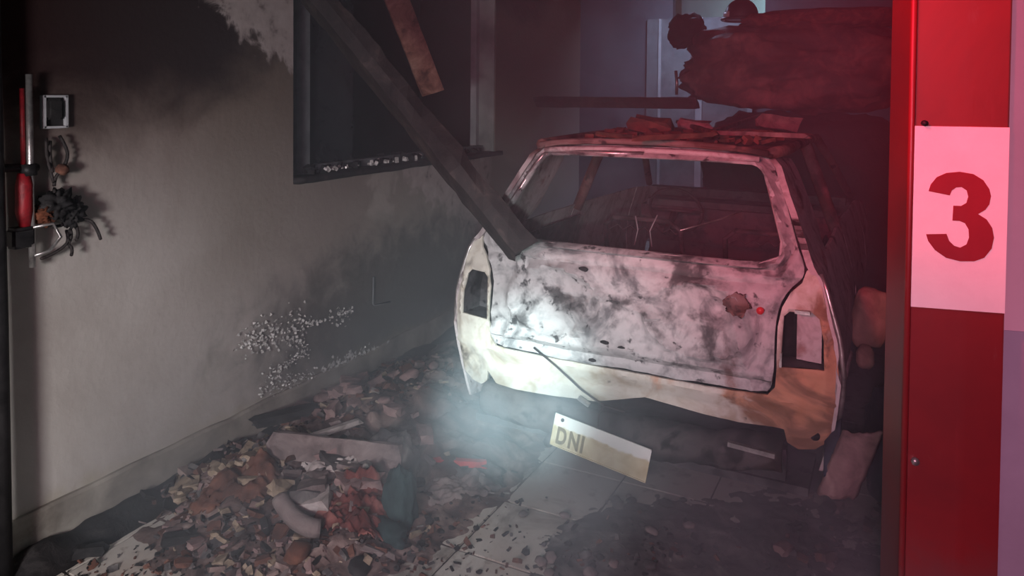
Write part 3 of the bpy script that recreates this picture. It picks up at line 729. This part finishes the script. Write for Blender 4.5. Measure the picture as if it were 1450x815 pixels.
# far door with pale stiles
dr_ = empty('door_1', (-1.95, YB-.09, 0)); struct(dr_)
box('leaf', (.0, 0, 1.25), (1.15, .04, 2.5), 'gray_paint', dr_)
for x, wd in ((-.42, .03), (.02, .07), (.56, .05)): box('stile', (x, -.03, 1.25), (wd, .03, 2.5), 'pale_paint', dr_)

# ------------------------------------------------------------------ hung tools on the left wall
def WP_(px, py, off=.03): return atX(px, py, XW+off)
p0 = WP_(45, 240, .04)
tr = empty('hung_pole_tool', (XW+.05, p0.y, 0.95)); tag(tr, 'red and silver long-handled tool hung upright on the wall', 'tool')
def rel(px, py, off, o): return Vector(WP_(px, py, off))-Vector(o.location)
tube('shaft', [rel(41, 105, .05, tr), rel(43, 240, .05, tr), rel(46, 378, .055, tr)], .011, 'tarnish', tr, 12)
tube('handle', [rel(31, 125, .04, tr), rel(33, 240, .04, tr)], .008, 'tool_red', tr, 12)
tube('red_sleeve', [rel(34, 245, .045, tr), rel(34, 262, .045, tr), rel(34, 300, .045, tr), rel(36, 322, .045, tr)], [.020, .027, .027, .018], 'tool_red', tr, 14)
tube('collar', [rel(40, 232, .05, tr), rel(41, 248, .05, tr)], .026, 'black_metal', tr, 12)
bm = bmesh.new(); bx(bm, (0, 0, 0), (.06, .075, .07), None, .01); build('motor_block', bm, 'black_metal', tr, loc=rel(28, 336, .05, tr))
tube('guard', [rel(46, 322, .06, tr), rel(75, 316, .07, tr), rel(86, 335, .07, tr), rel(70, 355, .07, tr), rel(48, 362, .06, tr)], .006, 'tarnish', tr)
o = tube('wall_bracket', [atX(-25, 238, XW+.06), atX(0, 238, XW+.06), atX(52, 237, XW+.02)], .014, 'black_metal'); tag(o, 'black horizontal bar bracket holding the hung tool', 'bracket')
p1 = WP_(74, 158, .0)
sb_ = empty('switch_box', (XW, p1.y, p1.z)); tag(sb_, 'open wall switch box with burnt wires dangling out', 'switch box')
bm = bmesh.new()
for c, s in (((.012, -.04, 0), (.024, .008, .115)), ((.012, .04, 0), (.024, .008, .115)), ((.012, 0, .055), (.024, .085, .008)), ((.012, 0, -.055), (.024, .085, .008))): bx(bm, c, s)
build('box_frame', bm, 'pale_paint', sb_)
box('cavity', (.004, 0, 0), (.006, .075, .105), 'charcoal', sb_)
bm = bmesh.new(); bx(bm, (0, 0, 0), (.03, .055, .075), None, .008); build('switch_body', bm, 'charcoal', sb_, loc=(.02, -.006, .01))
for pts in ([(66, 185), (65, 215), (72, 245), (78, 265)], [(80, 185), (92, 205), (97, 220), (90, 238), (78, 250), (76, 270)], [(72, 188), (70, 220), (77, 258)]):
    tube('wire', [rel(x, y, .03+.01*(i % 2), sb_) for i, (x, y) in enumerate(smoothpoly(pts, False, 2))], .006, 'wire', sb_)
p2 = WP_(85, 300, .0)
wb = empty('burnt_cable_bundle', (XW, p2.y, p2.z)); tag(wb, 'tangled bundle of burnt cables and melted plastic hung beside the tool', 'cables')
blob('melted_lump', rel(80, 292, .05, wb), (.04, .055, .05), 'charcoal', '', '', .7, 2.5, 2, 7, 4, lab=False, parent=wb)
blob('melted_lump', rel(102, 300, .05, wb), (.035, .035, .045), 'charcoal', '', '', .7, 2.5, 2, 9, 4, lab=False, parent=wb)
blob('melted_plug', rel(62, 305, .05, wb), (.03, .032, .03), 'orange_char', '', '', .6, 2.5, 2, 4, 4, lab=False, parent=wb)
blob('melted_plug', rel(88, 240, .045, wb), (.02, .022, .02), 'brown', '', '', .25, 2.5, 2, 14, 3, lab=False, parent=wb)
for pts in ([(110, 312), (128, 310), (138, 325), (145, 346)], [(98, 318), (102, 335), (96, 345), (103, 352), (100, 366)], [(92, 318), (98, 340), (90, 350), (70, 362), (52, 368)], [(78, 262), (76, 275), (84, 285)], [(60, 318), (76, 322), (96, 316)], [(104, 310), (112, 330), (106, 345)]):
    tube('cable', [rel(x, y, .04+.015*(i % 2), wb) for i, (x, y) in enumerate(smoothpoly(pts, False, 2))], .006, 'wire', wb)
br = WP_(533, 412, .01)
o = tube('wall_hook', [atX(529, 392, XW+.012), atX(528, 430, XW+.012), atX(530, 432, XW+.02), atX(552, 427, XW+.02)], .005, 'gray_paint'); tag(o, 'small pale L-shaped hook on the scorched wall', 'hook')

# ------------------------------------------------------------------ debris
CH = [(-2.05, 2.55, .42, .55, .12), (-2.35, 3.1, .30, .7, .12), (-1.95, 3.2, .35, .5, .11), (-1.85, 2.25, .28, .22, .05), (-2.25, 4.1, .35, .7, .10), (-1.65, 2.9, .16, .3, .07), (-2.3, 2.2, .22, .25, .05)]
def hh(x, y):
    h = sum(a*math.exp(-((x-cx)/sx)**2-((y-cy)/sy)**2) for cx, cy, sx, sy, a in CH)
    edge = max(0, min(1, (x-XW-.015)/.10))
    h = h*(.65+.35*edge) + .045*nz(x, y, 0, 5)*min(1, h*14) + .02*nz(x, y, 4, 16)*min(1, h*16) - .020
    return h
def band(x, y):       # black soot ridge against the skirting
    return .06*math.exp(-((x-XW-.06)/.085)**2)*(1+.6*nz(0, y, 2, 4))-.01
o = grid('ash_heap', 110, 190, lambda u, v: (XW+.02+1.5*u, 1.7+3.2*v, hh(XW+.02+1.5*u, 1.7+3.2*v)), 'ash', keep=lambda u, v: hh(XW+.02+1.5*u, 1.7+3.2*v) > -.004)
tag(o, 'brown and grey ash rubble heaped along the left wall', 'ash', kind='stuff')
o = grid('soot_ridge', 30, 200, lambda u, v: (XW+.02+.28*u, 1.35+4.6*v, band(XW+.02+.28*u, 1.35+4.6*v)), 'charcoal', keep=lambda u, v: band(XW+.02+.28*u, 1.35+4.6*v) > -.004)
tag(o, 'black ridge of soot along the foot of the left wall', 'soot', kind='stuff')
def thin(x, y):
    n = nz(x, y, 7, 2.2)*.9+.5*nz(x, y, 1, 7)
    m_ = 1-((x+.42)/.66)**2-((y-2.50)/.80)**2
    return .022*max(-1, min(1.0, (m_*1.1+n*.55)))+.006*nz(x, y, 2, 18)-.003
o = grid('ash_patch', 120, 140, lambda u, v: (-1.35+1.6*u, 1.65+2.0*v, thin(-1.35+1.6*u, 1.65+2.0*v)), 'ash_dark', keep=lambda u, v: thin(-1.35+1.6*u, 1.65+2.0*v) > -.003)
tag(o, 'dark grey wet ash spread on the tiles behind the car', 'ash', kind='stuff')
def ground(x, y): return max(0.0, hh(x, y) if x < -1.2 and y > 1.7 else 0, band(x, y), thin(x, y) if -1.3 < x < .2 and 1.7 < y < 3.6 else 0)

KM = {}
def chunk_mesh(kind, seed, s):
    rnd = random.Random(seed); bm = bmesh.new()
    if kind == 'lump':
        bmesh.ops.create_icosphere(bm, subdivisions=2, radius=1)
        for v in bm.verts:
            p = v.co; f = 1+.35*nz(p.x+seed, p.y, p.z, 1.6); v.co = Vector((p.x*s[0], p.y*s[1], p.z*s[2]))*f*.5
    else:
        bmesh.ops.create_cube(bm, size=1); bmesh.ops.subdivide_edges(bm, edges=bm.edges[:], cuts=1)
        for v in bm.verts:
            v.co = Vector((v.co.x*s[0]*(1+rnd.uniform(-.25, .25)), v.co.y*s[1]*(1+rnd.uniform(-.25, .25)), v.co.z*s[2]*(1+rnd.uniform(-.3, .3))))
    return bm
def chunk(name, px, py, kind, s, mat, label, cat, group=None, seed=0, rot=None, lift=None, pos=None):
    p = Vector(pos) if pos is not None else atz(px, py, .03)
    z = ground(p.x, p.y); 
    if pos is None:
        p = atz(px, py, z+s[2]*.3); z = ground(p.x, p.y)
    rot = rot if rot is not None else (random.uniform(-.25, .25), random.uniform(-.25, .25), random.uniform(0, 6.28))
    bm = chunk_mesh(kind, seed or random.randint(1, 9999), s)
    rm = Matrix.Rotation(rot[2], 3, 'Z') @ Matrix.Rotation(rot[1], 3, 'Y') @ Matrix.Rotation(rot[0], 3, 'X')
    bmesh.ops.rotate(bm, cent=(0,0,0), matrix=rm, verts=bm.verts)
    mn = min(v.co.z for v in bm.verts)
    o = build(name, bm, mat, None, kind == 'lump', loc=(p.x, p.y, z-mn-(.006 if z > .004 else 0) if lift is None else lift))
    return tag(o, label, cat, group)
# beige plaster chips along the wall
for i in range(46):
    u = random.random(); px, py = 250+150*u+random.gauss(0, 16), 700-70*u+random.gauss(0, 14)
    s = random.uniform(.03, .085)
    chunk('plaster_chip', px, py, 'shard', (s, s*random.uniform(.4, .9), s*.3), 'beige', 'small beige chip among the ash near the skirting', 'chip', 'beige chips near the skirting')
for i in range(34):
    u = random.random(); px, py = 400+210*u+random.gauss(0, 14), 575-10*u+random.gauss(0, 22)
    s = random.uniform(.03, .11)
    chunk('rubble_lump', px, py, 'shard' if i % 3 else 'lump', (s, s*random.uniform(.4, 1), s*.5), 'pink_rubble', ('angular' if i % 3 else 'rounded')+' pinkish rubble lump between the wall and the car', 'rubble', ('angular' if i % 3 else 'rounded')+' pinkish rubble between wall and car')
for i in range(26):
    px, py = random.uniform(230, 440), random.uniform(720, 800)
    s = random.uniform(.02, .06)
    chunk('brown_crumb', px, py, 'shard', (s, s*random.uniform(.4, .9), s*.35), ['brown', 'pink_rubble', 'beige'][i % 3], ['small dark brown', 'small dusty pink', 'small beige'][i % 3]+' scrap lying on the dirty tiles', 'scrap', ['brown', 'pink', 'beige'][i % 3]+' scraps on the tiles')
for i in range(30):
    px, py = random.choice([(random.uniform(590, 760), random.uniform(690, 810)), (random.uniform(500, 600), random.uniform(765, 812)), (random.uniform(560, 640), random.uniform(720, 780))])
    s = random.uniform(.012, .035)
    chunk('soot_crumb', px, py, 'lump', (s, s, s*.6), 'charcoal', 'little black soot crumb on the pale tiles', 'crumb', 'black crumbs on the pale tiles')
for i in range(30):
    px, py = random.uniform(720, 1000), random.uniform(700, 812)
    s = random.uniform(.02, .06)
    chunk('ash_lump', px, py, 'lump', (s, s*.8, s*.5), ['ash_dark', 'charcoal', 'grey_board'][i % 3], ['mottled grey ash', 'black coal', 'pale grey'][i % 3]+' lump on the floor behind the car', 'ash lump', ['mottled', 'black', 'pale'][i % 3]+' lumps behind the car')
for i in range(22):
    px, py = random.uniform(410, 570), random.uniform(650, 700)
    s = random.uniform(.05, .12)
    chunk('grey_rubble', px, py, 'shard', (s, s*random.uniform(.5, .9), s*.35), ['grey_board', 'pink_rubble', 'ash_dark'][i % 3], ['pale grey', 'dusty pink', 'dark grey'][i % 3]+' rubble piece in the middle of the ash heap', 'rubble', ['pale grey', 'pink', 'dark grey'][i % 3]+' rubble in the ash heap')
for i in range(14):
    px, py = random.uniform(1100, 1255), random.uniform(690, 805)
    s = random.uniform(.03, .07)
    chunk('dark_scrap', px, py, 'shard', (s, s*.6, s*.4), ['charcoal', 'brown', 'pink_rubble'][i % 3], ['black', 'brown', 'dusty pink'][i % 3]+' scrap on the floor by the red column', 'scrap', ['black', 'brown', 'pink'][i % 3]+' scraps by the column')
# named pieces
b0 = atz(388, 628, .20); b1 = atz(562, 648, .17)
beam('grey_plank', b0, b1, .10, .035, 'grey_board', 'long pinkish grey plank lying across the ash heap', 'plank', roll=1.3, rough=.12)
beam('split_lath', atz(440, 618, .22), atz(508, 596, .20), .025, .02, 'white_rubble', 'short pale lath tilted behind the grey plank', 'lath', rough=.1)
beam('dark_lath', atz(360, 598, .10), atz(450, 578, .12), .06, .04, 'charcoal', 'dark broken lath against the skirting', 'lath', rough=.2)
chunk('plaster_block', 446, 698, 'shard', (.11, .09, .055), 'white_rubble', 'pale square plaster block in the ash heap', 'block', seed=3, rot=(.15, -.1, .4))
chunk('plaster_block', 402, 680, 'shard', (.10, .06, .035), 'beige', 'pale tilted plaster slab beside the bent pipe', 'slab', seed=8, rot=(.5, .4, 1.2))
q = [atz(393, 700, .15), atz(402, 716, .13), atz(418, 736, .10), atz(440, 748, .085), atz(462, 748, .08)]
o = tube('bent_pipe', [tuple(v) for v in smoothpoly([tuple(v) for v in q], False, 2)], .032, 'grey_board', n=12); tag(o, 'short bent pale pipe lying in the ash', 'pipe')
def cloth(name, px, py, sx, sy, h, mat, label, rz, seed):
    p = atz(px, py, .02); c, s = math.cos(rz), math.sin(rz)
    def f(u, v):
        x, y = (u-.5)*sx, (v-.5)*sy; X_, Y_ = p.x+x*c-y*s, p.y+x*s+y*c
        ed = min(u, v, 1-u, 1-v)*4
        return (X_, Y_, ground(X_, Y_)+.006+h*max(0, .45+.55*nz(u+seed, v, 0, 3.0)+.35*nz(u, v+seed, 4, 8))*min(1, ed+.15))
    o = grid(name, 44, 34, f, mat, th=.004, keep=lambda u, v: .30+.8*nz(u+seed, v, 9, 4) < min(u, v, 1-u, 1-v)*6); return tag(o, label, 'cloth')
cloth('crumpled_cloth', 508, 735, .26, .16, .075, 'red_cloth', 'crumpled faded red cloth on the heap edge', .5, 3)
cloth('crumpled_cloth', 492, 762, .30, .12, .06, 'red_cloth', 'dark red rag below the faded red cloth', .2, 9)
cloth('crumpled_cloth', 488, 700, .36, .16, .05, 'white_rubble', 'dusty whitish rag above the faded red cloth', .45, 15)
cloth('crumpled_cloth', 330, 715, .36, .22, .06, 'brown', 'dark brown rag beside the beige chips', .6, 21)
p = atz(567, 748, 0); blob('teal_bag', (p.x, p.y, .10), (.06, .055, .13), 'teal_cloth', 'dark teal scorched bag standing at the heap edge', 'bag', .25, 2, 2.6, 5, 4, flat=.8)
p = atz(545, 768, 0); blob('dark_clump', (p.x, p.y, .035), (.09, .05, .045), 'teal_cloth', 'flat dark clump in front of the teal bag', 'clump', .3, 2, 2.4, 8, 3, flat=.8)
p = atz(558, 690, 0); blob('charred_stump', (p.x, p.y, .10), (.10, .09, .13), 'ash_dark', 'grey charred stump behind the teal bag', 'stump', .25, 2, 2.6, 12, 4, flat=.8)
chunk('brown_clod', 422, 786, 'lump', (.09, .08, .07), 'brown', 'rounded brown clod with pale tip on the tiles', 'clod', seed=5)
chunk('black_clod', 508, 806, 'lump', (.09, .07, .05), 'charcoal', 'oval black clod on the tiles below the red rag', 'clod', seed=15)
chunk('black_scrap', 255, 765, 'shard', (.12, .04, .03), 'charcoal', 'black flat scrap on the tiles near the wall', 'scrap', seed=25, rot=(0, .1, .9))
chunk('black_scrap', 128, 785, 'shard', (.10, .035, .03), 'charcoal', 'black sliver on the tiles beside the soot ridge', 'scrap', seed=27, rot=(0, .1, .9))
a_, b_ = atz(607, 652, .09), atz(682, 656, .09)
o = beam('red_lamp_strip', a_, b_, .03, .025, 'red_plastic', 'bright red plastic lamp strip lying near the car', 'lamp strip', rough=.05)
p = atz(640, 672, 0); blob('ash_mound', (p.x, p.y, .02), (.24, .12, .075), 'ash_dark', 'low grey ash mound under the red lamp strip', 'mound', .25, 2, 2.2, 31, 4, flat=.3)
cloth('crumpled_cloth', 650, 700, .30, .14, .03, 'grey_board', 'grey dusty rag in front of the ash mound', .9, 33)
# fine litter over the heap
def litter(name, spots, n, smin, smax, mats, label):
    V, Fc, MI = [], [], []
    for i in range(n):
        (ax, ay), (bx_, by_), sp_ = random.choice(spots); u = random.random()
        p = atz(ax+(bx_-ax)*u+random.gauss(0, sp_), ay+(by_-ay)*u+random.gauss(0, sp_*.7), .05)
        if p.x < XW+.06 or p.y < 1.3: continue
        s_ = random.uniform(smin, smax)*random.choice((.6, 1, 1, 1.6)); z = ground(p.x, p.y)+s_*.12
        rm = Matrix.Rotation(random.uniform(0, 6.28), 3, 'Z') @ Matrix.Rotation(random.uniform(-.7, .7), 3, 'X') @ Matrix.Rotation(random.uniform(-.7, .7), 3, 'Y')
        sx, sy, sz = s_, s_*random.uniform(.25, .9), s_*random.uniform(.12, .4); b = len(V); mi = random.randrange(len(mats))
        for c in ((-1,-1,-1),(1,-1,-1),(1,1,-1),(-1,1,-1),(-1,-1,1),(1,-1,1),(1,1,1),(-1,1,1)):
            V.append(Vector((p.x, p.y, z))+rm @ Vector((c[0]*sx/2*random.uniform(.6, 1.2), c[1]*sy/2*random.uniform(.6, 1.2), c[2]*sz/2)))
        for f_ in ((0,3,2,1),(4,5,6,7),(0,1,5,4),(1,2,6,5),(2,3,7,6),(3,0,4,7)): Fc.append(tuple(b+q_ for q_ in f_)); MI.append(mi)
    o = pyd(name, V, Fc, mats[0])
    for m_ in mats[1:]: o.data.materials.append(M[m_])
    for p_, mi in zip(o.data.polygons, MI): p_.material_index = mi
    tag(o, label, 'litter', kind='stuff')
litter('fine_litter', [((250, 705), (400, 630), 26), ((400, 600), (600, 570), 26), ((380, 670), (570, 690), 30), ((300, 770), (560, 740), 30), ((420, 560), (620, 540), 18)], 2600, .012, .045,
       ['ash', 'brown', 'pink_rubble', 'beige', 'charcoal', 'grey_board', 'ash_dark', 'brown', 'charcoal'], 'fine mixed litter of shards strewn over the ash heap')
litter('fine_soot', [((560, 800), (700, 700), 40), ((740, 790), (1000, 760), 40), ((120, 800), (330, 760), 30), ((1100, 800), (1240, 720), 30)], 700, .006, .022,
       ['charcoal', 'ash_dark', 'brown', 'charcoal'], 'fine black soot specks strewn on the tiles')
# things on the car roof
def roofpt(px, py): return atz(px, py, 1.475)
for i, (px, py, kd, s, mt, lb, ct) in enumerate([
    (922, 183, 'shard', (.20, .12, .07), 'brown', 'reddish brick-like block on the car roof edge', 'block'),
    (985, 180, 'shard', (.16, .10, .05), 'pink_rubble', 'pinkish slab on the car roof beside the block', 'slab'),
    (1105, 180, 'shard', (.20, .13, .08), 'pink_rubble', 'pink rubble block on the car roof near its corner', 'block'),
    (870, 192, 'shard', (.16, .06, .02), 'brown', 'thin red scrap on the car roof near its edge', 'scrap')]):
    p = roofpt(px, py); chunk('roof_debris', 0, 0, kd, s, mt, lb, ct, seed=40+i, pos=(p.x, p.y, 0), lift=1.465+s[2]*.45, rot=(.05, .1, .3*i))
for i, (x1, y1, x2, y2, m_) in enumerate([(1000, 190, 1085, 160, 'grey_board'), (960, 172, 1010, 188, 'brown'), (1020, 188, 1140, 192, 'pink_rubble'), (900, 196, 1010, 190, 'brown')]):
    P1, P2 = atz(x1, y1, 1.475), atz(x2, y2, 1.49)
    beam('burnt_stick', P1, P2, .025, .02, m_, ['grey stick slanting over the roof rubble', 'brown stick lying by the roof block', 'red-lit lath along the roof edge', 'red-lit lath in front of the roof block'][i], 'stick', rough=.2)
V, Fc = [], []
for i in range(150):
    px, py = random.uniform(830, 1140), random.uniform(172, 196); p = atz(px, py, 1.47); s_ = random.uniform(.02, .07)
    if abs(p.x-CX) > .44 or not CY+.4 < p.y < CY+1.8: continue
    rm = Matrix.Rotation(random.uniform(0, 6.28), 3, 'Z') @ Matrix.Rotation(random.uniform(-.6, .6), 3, 'X'); b = len(V); sx, sy, sz = s_, s_*random.uniform(.3, .9), s_*random.uniform(.2, .6)
    for c in ((-1,-1,-1),(1,-1,-1),(1,1,-1),(-1,1,-1),(-1,-1,1),(1,-1,1),(1,1,1),(-1,1,1)):
        V.append(Vector((p.x, p.y, 1.445+s_*.2))+rm @ Vector((c[0]*sx/2*random.uniform(.6, 1.2), c[1]*sy/2, c[2]*sz/2)))
    Fc += [tuple(b+q_ for q_ in f_) for f_ in ((0,3,2,1),(4,5,6,7),(0,1,5,4),(1,2,6,5),(2,3,7,6),(3,0,4,7))]
tag(pyd('roof_litter', V, Fc, 'brown'), 'small brown shards strewn over the car roof', 'litter', kind='stuff')
# narrow side between the car and the right wall
p = Vector((.11, 3.55, 0)); o = blob('burnt_crate', (.13, 3.62, .27), (.14, .30, .28), 'charcoal', 'black burnt crate wedged between car and right wall', 'crate', .06, 2, 6, 3, 4, flat=.95)
p = atD(1233, 450, 3.32); o = blob('foam_pad', p, (.075, .05, .13), 'foam', 'beige foam pad standing on the burnt crate', 'pad', .08, 1.5, 3.5, 6, 4); o.rotation_euler = (0, .12, .3)
p = atD(1225, 505, 3.25); o = blob('foam_scrap', p, (.035, .04, .05), 'foam', 'small beige foam scrap below the foam pad', 'scrap', .15, 2, 2.6, 2, 3)
p = atz(1250, 700, 0); blob('blue_bag', (p.x, p.y, .21), (.075, .10, .23), 'blue_bag', 'dark blue plastic bag slumped beside the bumper corner', 'bag', .18, 2.2, 2.8, 19, 4, flat=.9)
chunk('pale_scrap', 1250, 733, 'shard', (.07, .05, .03), 'pink_rubble', 'pale scrap on the floor at the column foot', 'scrap', seed=61)

# ------------------------------------------------------------------ smoke
def smoke():
    t = NT('smoke'); P = t.world(); t.t.nodes.remove(t.b)
    n = t.noise(P, 2.2, 2, .5, .4)
    c = atD(738, 615, 2.42)
    dv = t.n('ShaderNodeVectorMath', operation='SUBTRACT'); t.t.links.new(P, dv.inputs[0]); dv.inputs[1].default_value = c
    sc = t.n('ShaderNodeVectorMath', operation='MULTIPLY'); t.t.links.new(dv.outputs[0], sc.inputs[0]); sc.inputs[1].default_value = (2.1, 1.9, 2.9)
    ln = t.n('ShaderNodeVectorMath', operation='LENGTH'); t.t.links.new(sc.outputs[0], ln.inputs[0])
    puff = t.math('MULTIPLY', t.maprange(ln.outputs['Value'], 1.0, .15), t.maprange(n, .35, .62))
    Z = t.xyz(P)[2]
    low = t.math('MULTIPLY', t.math('MULTIPLY', t.maprange(Z, .9, .1), t.maprange(n, .35, .65)), t.maprange(t.xyz(P)[0], -1.6, -.6, 1.2, 2.8))
    dens_ = t.math('ADD', t.math('ADD', .08, t.math('MULTIPLY', low, .38)), t.math('MULTIPLY', puff, 1.9))
    v = t.n('ShaderNodeVolumePrincipled'); v.inputs['Color'].default_value = (.76, .87, .97, 1)
    t.t.links.new(dens_, v.inputs['Density']); v.inputs['Anisotropy'].default_value = .1
    t.t.links.new(v.outputs[0], t.out.inputs['Volume'])
    return t.m
M['smoke'] = smoke()
o = box('smoke', (-1.28, 4.05, 1.2), (2.80, 5.0, 2.36), 'smoke')
tag(o, 'thin bluish smoke hanging in the garage around the car', 'smoke', kind='stuff')
